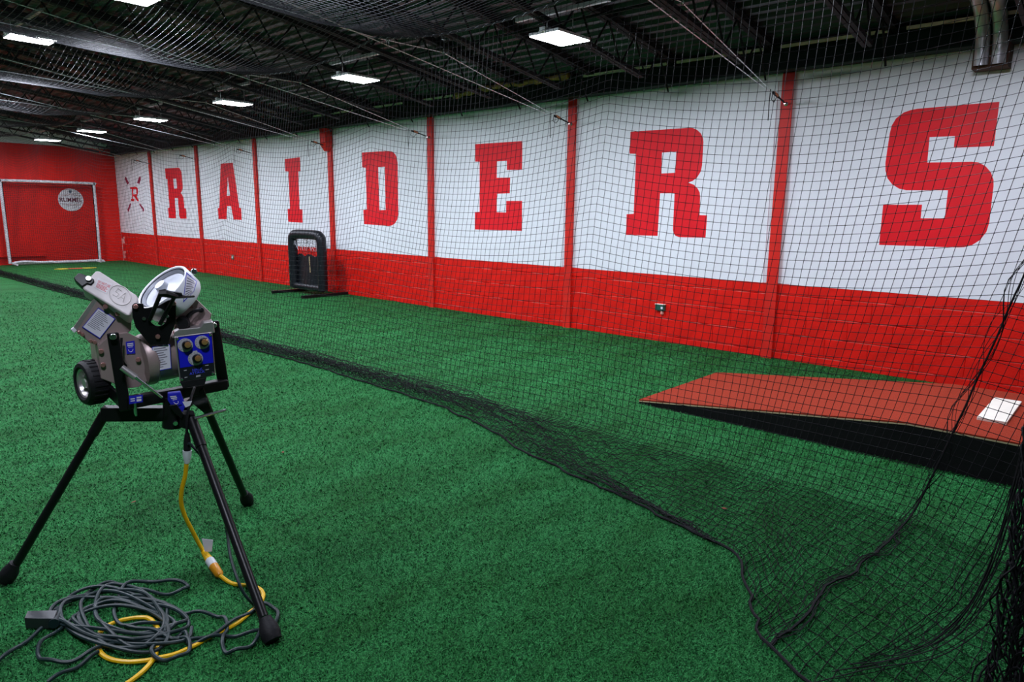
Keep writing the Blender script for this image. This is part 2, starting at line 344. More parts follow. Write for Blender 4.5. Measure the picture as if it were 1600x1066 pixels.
# open web joists
def zt(x): return 3.115 + SL * (7.09 - x)
jx = np.arange(7.0, XL, -.235)
chord = MB()
for sx in (-1, 1): chord.bar((7.14, sx * .028, zt(7.14) + .02), (XL, sx * .028, zt(XL) + .02), .045, .045)
chord.bar((7.14, 0, zt(7.14) + .045), (XL, 0, zt(XL) + .045), .11, .012)
for sx in (-1, 1): chord.bar((6.45, sx * .022, zt(6.45) - .315), (XL, sx * .022, zt(XL) - .315), .034, .036)
cme = chord.mesh('joist'); cme.materials.append(STEELDARK)
rods = []
for s_ in (-1, 1):
    me = MB().cyl((-.1175, 0, -.165 * s_ + .0176), (.1175, 0, .165 * s_ - .0176), .0105, n=6).mesh('web_rod'); me.materials.append(STEELDARK); rods.append(me)
for i in range(-4, 16):
    y = 4.09 + 1.082 * i
    j = link('joist', cme, None, ceil); j.location = (0, y, 0)
    for k, xx in enumerate(jx):
        if xx < 1.2 or xx < y * .10: break
        if i < -3: break
        link('web_rod', rods[k % 2], None, j, loc=(xx - .1175, 0, zt(xx - .1175) - .15))
# bridging rods across the joists
m = MB()
for xx in (5.6, 3.4, 1.2): m.cyl((xx, -1, zt(xx) - .03), (xx, YB, zt(xx) - .03), .014, n=6)
m.build('bridging', STEELDARK, ceil)

# =================================================================== LIGHTS
def lamp(x, y, label, group):
    z = 3.01 + SL * (5.08 - x)
    o = empty('ceiling_light', (x, y, z)); tag(o, label, 'ceiling light', group)
    tilt = 0
    MB().box((0, 0, .035), (.25, .03, .02)).build('driver_box', FIXT, o, bevel=.004)
    for s in (-1, 1):
        hs_ = MB().box((0, s * .083, .016), (.23, .082, .012)).build('housing', FIXT, o, bevel=.004)
        MB().box((0, s * .083, .001), (.222, .077, .003)).build('lens', LEDM, hs_)
        MB().cyl((.18 * s, 0, .05), (.18 * s, 0, .24), .004, n=6).build('hanger', CABLE, o)
    MB().box((0, 0, .235), (.018, .52, .016)).build('mounting_rail', CABLE, o)
    ld = bpy.data.lights.new('lamp_light', 'AREA'); ld.shape = 'RECTANGLE'; ld.size = .44; ld.size_y = .32; ld.energy = LAMP_W; ld.spread = math.radians(173); ld.color = LAMP_COL
    lo = bpy.data.objects.new('lamp_light', ld); COL.objects.link(lo); lo.parent = o; lo.location = (0, 0, -.012)
ordn = ['nearest', 'second', 'third', 'fourth', 'fifth', 'farthest']
for i in range(6):
    lamp(5.08, 4.08 + 3.05 * i, '%s of the six lit LED panels in the row along the lettered wall' % ordn[i].capitalize(), 'lights along the lettered wall')
lamp(2.636, 7.16, 'lit LED panel cut by the top edge of the picture, left of centre', 'lights over the near lane')
lamp(2.53, 9.87, 'lit two-bar LED panel high at the left edge of the picture', 'lights over the near lane')
for (x, y) in [(2.7, 4.1), (2.65, 13.2), (2.65, 17.0), (2.65, 20.0), (5.08, 1.03), (0, 1.0), (0, 4.2), (0, 7.4), (0, 10.6), (0, 14.0), (0, 17.4)]:
    lamp(x, y, 'lit LED panel of the same kind hanging outside the picture', 'lights outside the picture')

# =================================================================== NETS
def strands(P, r, rows=True, cols=True):
    K, J, _ = P.shape; Vs = []; Qs = []; off = 0
    def run(G):
        nonlocal off
        S, M, _ = G.shape
        T = np.gradient(G, axis=1); T /= (np.linalg.norm(T, axis=2, keepdims=True) + 1e-9)
        ref = np.array([.37, .21, .9]); x = np.cross(T, ref); x /= (np.linalg.norm(x, axis=2, keepdims=True) + 1e-9); y = np.cross(T, x)
        V = np.stack([G + r * (math.cos(a) * x + math.sin(a) * y) for a in (0, 2.0944, 4.18879)], 2)   # S,M,3,3
        idx = (np.arange(S * M * 3).reshape(S, M, 3)) + off
        q = np.stack([np.stack([idx[:, :-1, k], idx[:, :-1, (k + 1) % 3], idx[:, 1:, (k + 1) % 3], idx[:, 1:, k]], -1) for k in range(3)], 2)
        Vs.append(V.reshape(-1, 3)); Qs.append(q.reshape(-1, 4)); off += S * M * 3
    if rows: run(P)
    if cols: run(P.transpose(1, 0, 2))
    return np.vstack(Vs), np.vstack(Qs)
def knots(N_, r):
    d = np.array([(1, 0, 0), (-1, 0, 0), (0, 1, 0), (0, -1, 0), (0, 0, 1), (0, 0, -1)]) * r
    V = (N_[:, None, :] + d[None]).reshape(-1, 3)
    t = np.array([(0, 2, 4), (2, 1, 4), (1, 3, 4), (3, 0, 4), (2, 0, 5), (1, 2, 5), (3, 1, 5), (0, 3, 5)])
    return V, (t[None] + 6 * np.arange(len(N_))[:, None, None]).reshape(-1, 3)
CELL = .052
yt = np.arange(-1.0, YB - .05, CELL); J = len(yt)
tab = np.array([  # y at top, contact x, contact y, hem x, hem y
    (-1.0, 3.20, -.35, 1.90, -.35), (-.4, 3.50, .25, 2.00, .32), (.16, 3.78, .71, 2.26, .81), (.5, 3.82, .97, 2.47, .98), (.9, 3.86, 1.27, 2.80, 1.17),
    (1.6, 3.88, 1.75, 2.96, 1.75), (2.2, 3.86, 2.28, 3.06, 2.35), (3.2, 3.85, 3.25, 3.33, 3.25), (3.7, 3.78, 3.75, 3.47, 3.80), (4.6, 3.75, 4.65, 3.53, 4.7), (5.9, 3.74, 5.95, 3.57, 5.95), (7.6, 3.70, 7.6, 3.52, 7.6), (9, 3.74, 9, 3.58, 9), (12.5, 3.78, 12.5, 3.65, 12.5), (22, 3.74, 22, 3.60, 22)])
ip = lambda c: np.interp(yt, tab[:, 0], tab[:, c])
xc, yc_, xh, yh = ip(1), ip(2), ip(3), ip(4)
f_ = ((yt - .16) / 2.705) % 1.0; arch = 4 * f_ * (1 - f_)
NH, NF = 59, 20
ztop = 3.08 - .12 * arch
k = np.arange(NH + NF + 1)[:, None]
t = np.clip(k / NH, 0, 1); t2 = np.clip((k - NH) / NF, 0, 1)
low = np.interp(yt, [-1, 21.6], [0, 20]); wob = .05 * np.sin(yt * 1.3 + 1.0) + .010 * np.sin(yt * 5.3)
X = 4.2 + (xc - 4.2) * t ** 1.3 + wob * np.sin(np.pi * t) * .8
X = X + (xh - xc) * t2
Yg = yt + (yc_ - yt) * t ** 1.4 + (yh - yc_) * t2 + 0 * k
Z = ztop * (1 - t) - .065 * arch * np.sin(np.pi * np.clip(t * 1.15, 0, 1)) * (t < 1)
flen = np.hypot(xc - xh, yc_ - yh); press = np.clip(1 - flen / 1.0, 0, 1)        # how much spare net is heaped up
ph = rng.uniform(0, 6.28, J); ph = np.convolve(np.concatenate([ph[:8], ph, ph[-8:]]), np.ones(9) / 9, 'same')[8:-8] * 3
heap = (.012 + .075 * press) * np.abs(np.sin(t2 * 17 + ph)) * np.sin(np.pi * np.clip(t2, 0, 1)) ** .5
Z = np.maximum(Z, 0) + (k > NH) * (heap + .006)
j1 = rng.normal(0, 1, (NH + NF + 1, J)); j2 = rng.normal(0, 1, (NH + NF + 1, J))
sm = lambda A: (A + np.roll(A, 1, 0) + np.roll(A, -1, 0) + np.roll(A, 1, 1) + np.roll(A, -1, 1)) / 5
s1, s2 = sm(sm(j1)), sm(sm(j2)); fl = np.clip((k - NH + 4) / 6, 0, 1)
X += s1 * (.004 + .030 * fl); Yg += s2 * (.004 + .030 * fl)
G = np.stack([X, Yg, Z], 2)
for _ in range(6):                                     # round the bend where the net meets the turf
    a, b_ = NH - 9, NH + 5; G[a:b_] = (G[a - 1:b_ - 1] + 2 * G[a:b_] + G[a + 1:b_ + 1]) / 4
G[:, :, 2] = np.maximum(G[:, :, 2], .005)
# spare net folded back over the hem
nf = 13; sel = np.where(yt > 1.0)[0]; tt = np.linspace(0, 1, nf)[:, None]
wid = np.interp(yt[sel], [1, 1.7, 2.2, 3.0, 3.9, 5, 7, 22], [.01, .05, .20, .42, .40, .30, .26, .24])
hgt = np.interp(yt[sel], [1, 1.7, 2.2, 3.0, 3.9, 5, 22], [.004, .012, .025, .05, .06, .07, .09])
n1_, n2_ = sm(rng.normal(0, 1, (nf, len(sel)))), sm(rng.normal(0, 1, (nf, len(sel))))
FX = xh[sel] + .015 + wid * (tt + .06 * np.sin(yt[sel] * 3.7 + tt * 5)) + n1_ * .022; FY = yh[sel] + (yc_ - yh)[sel] * tt + n2_ * .022
FZ = .012 + hgt * np.abs(np.sin(tt * 8 + ph[sel] * .7)) * np.clip(1.1 - .6 * tt, 0, 1) + .008 * np.abs(n1_)
GF = np.stack([FX, FY, FZ], 2)
V, Q = strands(G, .0018)
dn = empty('divider_net', (0, 0, 0)); tag(dn, 'tall black square mesh net hanging full height before the lettered wall', 'net')
np_mesh('net_mesh', V, Q, NET, dn)['kind'] = 'stuff'
V, Q = strands(GF, .0020); np_mesh('folded_hem', V, Q, NET, dn)['kind'] = 'stuff'
near = G[:, yt < 8.5].reshape(-1, 3)
V, T_ = knots(near, .0042); np_mesh('knots', V, T_, NET, dn)['kind'] = 'stuff'
MB().tube(G[-1] + np.array([0, 0, .006]), .0062, 6).build('hem_rope', NET, dn, True)
MB().tube(G[0], .007, 6).build('top_rope', NETUP, dn, True)
je = int(np.argmin(abs(yt - .16)))
MB().tube(G[:, je] + np.array([0, 0, .004]), np.interp(np.arange(NH + NF + 1), [0, 40, 55, 80], [.004, .0045, .005, .006]), 6).build('edge_rope', NET, dn, True)
# gathered twine along the edge rope
m = MB(); Er = G[:, je]
for s in range(7):
    a0 = rng.uniform(0, 6.28); n_ = NH + NF + 1; kk = np.arange(n_)
    rr = (.010 + .03 * rng.random()) * (1 + .5 * np.sin(kk * .4 + a0)); d = np.stack([rr * np.cos(kk * .55 + a0), rr * np.sin(kk * .55 + a0), .4 * rr * np.abs(np.sin(kk * .8 + a0))], 1)
    m.tube(Er + d, .0016, 4)
m.build('gathered_twine', NET, dn)
# overhead net slung between the cables
xx = np.arange(.5, 4.2001, CELL)[::-1]; yy = np.arange(2.866, YB - .05, CELL)
fx = ((yy - .16) / 2.705) % 1.0; ar = 4 * fx * (1 - fx)
A, B = np.meshgrid(xx, yy, indexing='ij'); w_ = np.clip(.12 + .16 * np.clip((4.2 - xx) / .9, 0, 1), 0, .28)
Zc = 3.08 + .05 * (4.2 - xx)[:, None] - w_[:, None] * ar[None] + .010 * np.sin(B * 3.3 + A * 2)
V, Q = strands(np.stack([A, B, Zc], 2), .0017)
on = empty('overhead_net', (0, 0, 0)); tag(on, 'dark mesh net slung overhead from cables above the near lane, upper left', 'net')
np_mesh('net_mesh', V, Q, NETUP, on)['kind'] = 'stuff'
m = MB()
yy2 = np.arange(2.866, YB - .1, .03)
zz2 = 3.08 - .12 * 4 * (((yy2 - .16) / 2.705) % 1) * (1 - ((yy2 - .16) / 2.705) % 1)
m.tube(np.stack([4.2 + .009 * np.cos(yy2 * 60), yy2, zz2 + .009 * np.sin(yy2 * 60)], 1), .0025, 4); m.build('lacing_cord', mat('lacing_grey', (.22, .23, .25, 1), .5), on)
# gathered curtain of net at the right edge
gb = empty('gathered_net', (2.50, .13, 0)); tag(gb, 'thick gathered bundle of black net hanging close by at the right edge', 'net')
m = MB(); zz = np.linspace(0, 3.2, 170)
for s in range(26):
    a0 = rng.uniform(0, 6.28); r0 = rng.uniform(.008, .055); w0 = rng.uniform(2.5, 7); sgn = rng.choice((-1, 1))
    rr = r0 * (1 + .25 * np.sin(zz * rng.uniform(3, 9) + a0)) * (1 + .9 * np.exp(-zz / .25))
    m.tube(np.stack([rr * np.cos(sgn * w0 * zz + a0) + .006 * np.sin(zz * 70 + a0), rr * np.sin(sgn * w0 * zz + a0) + .006 * np.cos(zz * 60 + a0), zz], 1), .0030, 4)
m.build('twine_strands', NET, gb)
m = MB()
for col in range(7):                                   # loops of slack mesh curling out of the bundle
    ca = col * .9
    for i in range(58):
        z0 = .03 + i * .054 + col * .013; rr = .052 + .006 * math.sin(i * 1.3 + col)
        tt = np.linspace(0, 1, 9); aa = ca + .35 * math.sin(i * .5) + tt * 1.0
        bul = rr + .016 * np.sin(np.pi * tt)
        m.tube(np.stack([bul * np.cos(aa), bul * np.sin(aa), z0 + .06 * np.sin(np.pi * tt) - .05 * tt], 1), .0034, 4)
m.build('mesh_loops', NET, gb)
m = MB()
for i in range(9):                                    # slack strands swooping from the bundle to the turf
    q = i / 8; tx = 2.15 + .75 * q + rng.uniform(-.03, .03) - 2.5; ty = .62 - .25 * q - .13; z1 = .35 + 1.0 * q
    m.tube(spline([(.0, .04, z1 + .5), (.0, .055, z1), (tx * .22, ty * .35, z1 * .38), (tx * .6, ty * .72, .06), (tx, ty, .012)], 7), .0018, 4)
for i in range(6):
    q = i / 5; z1 = .25 + 1.1 * q
    P0 = [(-.28 + .25 * q + .03 * math.sin(i), .44 - .05 * q, .012), (-.15 + .2 * q, .33, .03 + .03 * q), (.0, .2, .08 + .22 * q), (.02, .09, .22 + .5 * q), (.02, .05, z1)]
    m.tube(spline(P0, 6), .0017, 4)
m.build('slack_strands', NET, gb)

# =================================================================== STEEL CABLES
wh = ['right of the letter S', 'between S and R', 'between R and E', 'between E and D', 'between D and I', 'between I and A', 'between A and R', 'beside the crossed bats emblem']
for i, y in enumerate(PIL):
    o = empty('support_cable', (XW - .04, y, 2.6)); tag(o, 'pair of steel cables anchored to the red column ' + wh[i], 'cable', 'net support cables')
    q = lambda x, z, yy=0: (x - (XW - .04), yy, z - 2.6)
    MB().tube([q(6.80, 2.66), q(3.5, 3.165), q(-6.4, 4.72)], .0042, 6).build('upper_cable', CABLE, o, True)
    MB().tube([q(6.80, 2.69, .012), q(5.05, 3.095, .012), q(4.2, 3.085, .012), q(1.9, 3.2, .012), q(-6.4, 3.7, .012)], .0042, 6).build('kinked_cable', CABLE, o, True)
    dark = MB(); dark.tube([q(6.86, 2.665), q(7.0, 2.64)], .012, 6); dark.cyl(q(6.98, 2.645), q(7.15, 2.61), .008, n=6); dark.tube([q(6.86, 2.68), q(6.84, 2.60), q(6.90, 2.58), q(6.95, 2.63)], .004, 5)
    dark.tube([q(6.80, 2.69), q(6.79, 2.57), q(6.795, 2.40)], .0045, 5)
    tb = dark.build('turnbuckle', STEELDARK, o)
    MB().cyl(q(6.90, 2.665), q(6.97, 2.65), .016, n=8).build('clamp', COPPER, tb)
    MB().lathe([(.0, 0), (.02, 0), (.02, .008), (.008, .012), (.008, .05), (0, .05)], q(XW - .04, 2.6), (-1, 0, 0), 10).build('eye_bolt', CHROME, o)
    h = MB(); h.cyl(q(5.05, 3.10), q(5.05, 3.22), .004, n=6); h.box(q(5.05, 3.235), (.02, .012, .02)); h.tube([np.array(q(5.05, 3.09)) + .016 * np.array([math.cos(a), 0, math.sin(a)]) for a in np.linspace(0, 6.28, 13)], .0045, 5)
    h.build('hanger_clip', CHROME, o)
    h = MB(); h.tube([np.array(q(4.34, 3.06)) + np.array([.014 * math.cos(a), 0, .03 * math.sin(a)]) for a in np.linspace(0, 6.28, 13)], .0045, 5); h.build('snap_hook', CHROME, o)

# =================================================================== THINGS IN THE HALL
# ---- pitching mound
mo = empty('pitching_mound', (5.37, 1.2, 0)); tag(mo, 'portable pitching mound topped with rust red turf on a black base', 'pitching mound')
prof = [(1.66, .028), (-.25, .254), (-2.0, .254)]
hx = .68
def wedge(x0, x1, top, bot):
    m = MB(); n = len(prof); vs = [(x, y, z + top) for y, z in prof for x in (x0, x1)] + [(x, y, (z + bot) if bot is not None else 0) for y, z in prof for x in (x0, x1)]
    fs = [(2 * i, 2 * i + 1, 2 * i + 3, 2 * i + 2) for i in range(n - 1)] + [(2 * n + 2 * i, 2 * n + 2 * i + 2, 2 * n + 2 * i + 3, 2 * n + 2 * i + 1) for i in range(n - 1)]
    for i in range(n - 1): fs += [(2 * i, 2 * i + 2, 2 * n + 2 * i + 2, 2 * n + 2 * i), (2 * i + 1, 2 * n + 2 * i + 1, 2 * n + 2 * i + 3, 2 * i + 3)]
    fs += [(0, 2 * n, 2 * n + 1, 1), (2 * n - 2, 2 * n - 1, 4 * n - 1, 4 * n - 2)]
    return m.add(vs, fs)
wedge(-hx, hx, -.014, None).build('base', MOUNDSIDE, mo)
wedge(-hx - .004, hx + .004, -.006, -.0145).build('plywood_edge', WOODEDGE, mo)
wedge(-hx - .002, hx + .002, .004, -.0065).build('turf_top', CLAY, mo)
MB().box((.02, -.63, .266), (.33, .078, .012)).build('pitching_rubber', CREAM, mo, bevel=.004)['label'] = 'white pitching rubber'
# ---- pitching target on feet
tr = empty('pitching_target', (6.74, 11.07, 0)); tag(tr, 'black padded pitching target frame with pocket net by the letter I', 'pitching target')
hw = .47
pts = [(0, -hw, .10), (0, -hw, .92), (0, -hw + .05, 1.02), (0, -hw + .15, 1.06), (0, hw - .15, 1.06), (0, hw - .05, 1.02), (0, hw, .92), (0, hw, .10)]
m = MB(); sp = spline(pts, 6); nrm = []
for i in range(len(sp)): pass
m.tube(sp, .085, 14); m.build('padded_frame', VINYL, tr, True)
MB().tube([(0, -hw, .13), (0, hw, .13)], .06, 12).build('bottom_pad', VINYL, tr, True)
g = [[(.04 + .02 * math.sin(i * .7) * (j % 3), -.40 + .80 * i / 16, .14 + .86 * j / 18 + .012 * math.sin(i * 1.9 + j)) for i in range(17)] for j in range(19)]
V, Q = strands(np.array(g), .003); np_mesh('target_net', V, Q, NET, tr)['kind'] = 'stuff'
m = MB()
for i in range(14):
    y = -.38 + .76 * i / 13
    m.tube(spline([(0, y, .98), (-.02, y + random.uniform(-.03, .03), .9), (.0, y + random.uniform(-.05, .05), .78)], 4), .0035, 4)
m.build('lacing', mat('lace_white', lin(200, 205, 215), 0.7), tr)
m = MB(); vs = []; n1, n2 = 9, 9
for j in range(n2):
    for i in range(n1): vs.append((.05 - .09 * math.sin(math.pi * i / (n1 - 1)) * (1 - .6 * j / (n2 - 1)), -.44 + .88 * i / (n1 - 1), .14 + .56 * j / (n2 - 1) + .03 * math.sin(i * 2.2) * (j == n2 - 1)))
m.add(vs, [(j * n1 + i, j * n1 + i + 1, (j + 1) * n1 + i + 1, (j + 1) * n1 + i) for j in range(n2 - 1) for i in range(n1 - 1)])
po = m.build('catch_pocket', VINYL, tr); s_ = po.modifiers.new('solid', 'SOLIDIFY'); s_.thickness = .006
MB().cyl((-.02, -.1, .68), (-.03, -.13, .40), .008, n=6).build('strap', mat('strap_tan', lin(170, 150, 110), .7), tr)
for j in range(6): MB().lathe([(0, 0), (.012, 0), (.012, .006), (0, .006)], (-.085, hw - .0, .2 + .14 * j), (-1, 0, 0), 8).build('snap_button', CHROME, tr)
for s in (-1, 1):
    MB().box((.02, s * .5 - .0, .026), (.46, .03, .024)).build('foot', BLACK, tr, bevel=.004)
# ---- screen frame by the back wall
sf = empty('pitching_screen', (5.53, 21.33, 0)); tag(sf, 'large square white pipe screen with black net against the red end wall', 'practice screen')
fr = [(-1.04, 0, .05), (-1.05, .0, 1.98), (-1.03, .0, 2.08), (-.93, 0, 2.12), (.93, .0, 2.12), (1.03, 0, 2.08), (1.05, 0, 1.98), (1.03, 0, .12), (.98, 0, .05), (-1.0, 0, .05)]
MB().tube(spline(fr, 5), .035, 9).build('pipe_frame', PIPEW, sf, True)
ring = spline([(p[0] * .965, .0, .06 + (p[2] - .06) * .97) for p in fr], 5); MB().tube(ring, .012, 5).build('net_border', NET, sf)
g = np.array([[(-1.0 + 2.0 * i / 44, .04 * math.sin(math.pi * i / 44) * math.sin(math.pi * j / 44), .07 + 2.0 * j / 44) for i in range(45)] for j in range(45)])
V, Q = strands(g, .0031); np_mesh('screen_net', V, Q, NET, sf)['kind'] = 'stuff'
for s in (-1, 1):
    MB().tube([(s * .95, -.28, .03), (s * .95, .2, .03)], .024, 8).build('foot', PIPEW, sf)
MB().tube(spline([(-.95, -.02, .07), (-.7, -.05, .09), (-.4, -.03, .06), (-.1, -.03, .06)], 5), .03, 7).build('loose_wrap', PIPEW, sf)
# ---- pad on the end wall, sign on the end wall
MB().box((4.80, YB - .05, 1.12), (.55, .04, .92)).build('wall_pad', REDWALL, bevel=.01)
tag(bpy.data.objects['wall_pad'], 'red padded mat hung on the end wall behind the screen, left half', 'wall pad')
C0 = np.array([6.075, YB - .018, 1.675]); RS = .30
sg = MB().lathe([(0, 0), (RS - .004, 0), (RS, .004), (RS, .018), (0, .018)], C0, (0, 1, 0), 40).build('baseball_sign', mat('sign_white', lin(244, 246, 252), .45))
tag(sg, 'round white baseball sign reading RUMMEL on the red end wall', 'sign')
MAR = mat('sign_maroon', lin(112, 10, 44), .5); NAVY = mat('sign_grey', lin(90, 110, 130), .5)
def disc_pt(a, b_): return C0 + np.array([a, -.002, b_])
lettering(MB(), 'RUMMEL', [disc_pt(-.265, -.06), disc_pt(.265, -.06), disc_pt(.265, .06), disc_pt(-.265, .06)]).build('lettering', MAR, sg)
m = MB()
for s in (-1, 1):
    for i in range(15):
        a = -.21 + .42 * i / 14; zc_ = s * (.125 - .9 * (a * a) * .6)
        for e in (-1, 1): m.bar(disc_pt(a, zc_), disc_pt(a + e * .010, zc_ + s * .035), .003, .006, (0, 1, 0))
    P0 = [disc_pt(a, s * (.125 - .54 * a * a)) for a in np.linspace(-.24, .24, 13)]; m.tube(P0, .003, 4)
m.build('stitching', mat('stitch', lin(150, 70, 60), .6), sg)
MB().poly([disc_pt(-.035, .25), disc_pt(.035, .25), disc_pt(.035, .20), disc_pt(0, .17), disc_pt(-.035, .20)], (0, -.001, 0)).build('crest', NAVY, sg)
# ---- striped strip on the turf
a_, b_ = on_floor(85, 421.5), on_floor(151, 419)
st = empty('marker_strip', tuple((a_ + b_) / 2)); tag(st, 'flat yellow and orange strip lying on the turf before the screen', 'marker')
d_ = (b_ - a_) / 2
def quad(u0, u1, w0, w1, m_, nm):
    ax = d_ / np.linalg.norm(d_); py = np.array([-ax[1], ax[0], 0]); 
    P0 = [d_ * u0 - py * w0, d_ * u1 - py * w1, d_ * u1 + py * w1, d_ * u0 + py * w0]
    MB().poly([p + np.array([0, 0, .004]) for p in P0], (0, 0, .012)).build(nm, m_, st)
quad(-1, -.72, .02, .10, STRIPY, 'end_piece'); quad(-.72, -.35, .10, .05, STRIPY, 'end_piece'); quad(-.35, .3, .05, .06, STRIPR, 'middle_piece'); quad(.3, .7, .06, .10, STRIPY, 'end_piece'); quad(.7, 1, .10, .02, STRIPY, 'end_piece')
# ---- outlets
ob = empty('outlet_box', (XW - .02, 4.178, .41)); tag(ob, 'small green electrical outlet box on the red blocks under the letter R', 'outlet')
MB().box((0, 0, 0), (.022, .062, .036)).build('box', GREENBOX, ob, bevel=.003)
MB().box((-.004, 0, .039), (.026, .064, .004)).build('lid', CREAM, ob); MB().box((-.024, -.03, -.002), (.003, .012, .014)).build('socket', PAPER, ob); MB().box((0, -.025, -.058), (.012, .016, .02)).build('adapter', mat('adapter_pink', lin(225, 150, 135), .5), ob)
ob = empty('wall_socket', (XW - .015, 14.92, .443)); tag(ob, 'small round socket on the red blocks under the letter A', 'outlet')
MB().lathe([(0, 0), (.05, 0), (.055, .008), (.055, .02)], (-.012, 0, 0), (1, 0, 0), 14).build('plate', mat('socket_grey', lin(120, 110, 90), .5), ob); MB().lathe([(0, 0), (.022, 0), (.022, .008)], (-.018, 0, 0), (1, 0, 0), 10).build('face', PAPER, ob)
# ---- two silver ducts entering the wall above the S
du = empty('wall_ducts', (7.1, 1.155, 2.72)); tag(du, 'pair of silver pipes bending down into a hole above the letter S', 'duct')
MB().box((.06, 0, .115), (.10, .125, .118)).build('boxed_opening', DARKHOLE, du)
for s, sh_ in ((-1, 0), (1, .0)):
    y = s * .06
    MB().tube(spline([(-.05, y - .0, .02), (-.07, y, .14), (-.10, y + .01, .30), (-.20, y + .04, .48), (-.42, y + .09, .60), (-.8, y + .12, .68)], 7), .052, 16).build('pipe', DUCT, du, True)
# ---- fallen leaves
for (px, py, l) in [(442, 707, 'small brown leaf on the turf right of the pitching machine'), (209, 785, 'small brown leaf on the turf between the tripod legs'), (1131, 795, 'small reddish scrap under the net on the turf')]:
    p = on_floor(px, py, .01); 
    o = MB().add([(-.016, 0, 0), (0, -.008, .004), (.018, 0, .006), (0, .009, .003)], [(0, 1, 2, 3)]).build('leaf', BROWN); o.location = p; o.rotation_euler = (0.2, .1, random.uniform(0, 6)); tag(o, l, 'leaf')
    s_ = o.modifiers.new('solid', 'SOLIDIFY'); s_.thickness = .002

# =================================================================== PITCHING MACHINE
C = np.array([1.07, 2.88, 0.]); TH = math.atan2(-.348, .937)
UX = np.array([math.cos(TH), math.sin(TH), 0]); WY = np.array([-math.sin(TH), math.cos(TH), 0])
pm = empty('pitching_machine', tuple(C), TH); tag(pm, 'three-wheel pitching machine with blue control panel on a black tripod', 'pitching machine')
def M(px, py, w=0.0, tilt=0.0, zref=1.0):              # point seen at (px, py) on an upright (or leaning) plane w behind the hub
    d = ray(px, py); t = (C @ WY + w + tilt * (H - zref)) / (d @ WY - tilt * d[2]); p = d * t + np.array([0, 0, H]); q = p - C
    return np.array([q @ UX, q @ WY, q[2]])
def L(p): q = np.array(p, float) - C; return np.array([q @ UX, q @ WY, q[2]])
def PL(pts, w, tilt=0.0): return [M(a, b, w, tilt) for a, b in pts]
def plate(name, pts, w, dep, m_, parent=pm, holes=(), bevel=.003, shift=0.0, tilt=0.0):
    k_ = dep / math.hypot(1, tilt)
    return MB().poly(PL(pts, w, tilt), (shift, k_, -k_ * tilt), [PL(h, w, tilt) for h in holes]).build(name, m_, parent, bevel=bevel)
def disc(name, px, py, w, r, dep, m_, parent=pm, ax=(0, -1, 0), n=20):
    return MB().lathe([(0, dep), (r * .86, dep), (r, dep * .8), (r, 0), (0, 0)], M(px, py, w), ax, n).build(name, m_, parent, True)
# tripod
hub = MB(); hub.cyl(M(271, 620, -.04), M(269, 668, -.04), .038, n=18); hub.build('tripod_hub', BLACK, pm, True, .004)
feet = [L(on_floor(8, 912)), L(on_floor(427, 1006)), L(on_floor(388, 789))]
def leg(top, foot, r, cut):
    top = np.array(top); foot = np.array(foot); d = foot - top; f1 = top + d * (1 - .10 / np.linalg.norm(d))
    l = MB().tube([top, top + d * cut, top + d * cut, f1], [r * 1.22, r * 1.22, r, r], 14).build('leg', BLACK, pm, True)
    ax = d / np.linalg.norm(d); st_ = foot - ax * .085; 
    m = MB().lathe([(0, 0), (r * 1.25, 0), (r * 1.35, .012), (r * 1.9, .038), (r * 2.0, .062), (r * 1.7, .085), (0, .090)], st_ + np.array([0, 0, .012]), ax, 18); m.build('rubber_foot', RUBBER, l, True)
leg(M(164, 646, .03), feet[0], .0165, .12); leg(M(299, 655, -.08), feet[1], .0175, .14); leg(M(312, 612, .09), feet[2], .0165, .16)
MB().bar(M(160, 646, .03), M(262, 646, -.03), .05, .056).build('tripod_beam', BLACK, pm, bevel=.004)
plate('leg_bracket', [(281, 648), (304, 648), (312, 676), (280, 668)], -.09, .07, BLACK)
plate('leg_bracket', [(283, 633), (318, 606), (330, 640), (318, 645), (302, 632), (285, 652)], .02, .06, BLACK)
disc('bolt', 274, 660, -.085, .010, .02, CHROME)
MB().tube([M(304, 654, -.1), M(353, 641, -.1)], .0065, 8).build('crank_rod', CHROME, pm, True)
plate('hub_cap', [(262, 615), (282, 613), (290, 634), (286, 644), (272, 642), (262, 626)], -.09, .03, BLUE)
plate('release_lever', [(264, 634), (276, 632), (287, 648), (284, 655), (272, 645)], -.1, .015, BLACK)
# yoke
yk = MB(); 
yk.bar(M(176, 520, -.12), M(196, 642, -.12), .014, .040, (1, 0, 0)); yk.build('yoke_arm', BLACK, pm, bevel=.006)
MB().bar(M(333, 502, .12), M(350, 606, .12), .016, .045, (1, 0, 0)).build('yoke_arm', BLACK, pm, bevel=.006)
MB().bar(M(196, 630, -.12), M(351, 600, .12), .05, .045).build('yoke_bar', BLACK, pm, bevel=.006)
MB().bar(M(194, 632, -.12), M(158, 598, .10), .012, .052).build('axle_bracket', BLACK, pm, bevel=.003)
for (px, py, w) in ((177, 526, -.135), (334, 508, .105)): disc('pivot_bolt', px, py, w, .012, .012, CHROME)
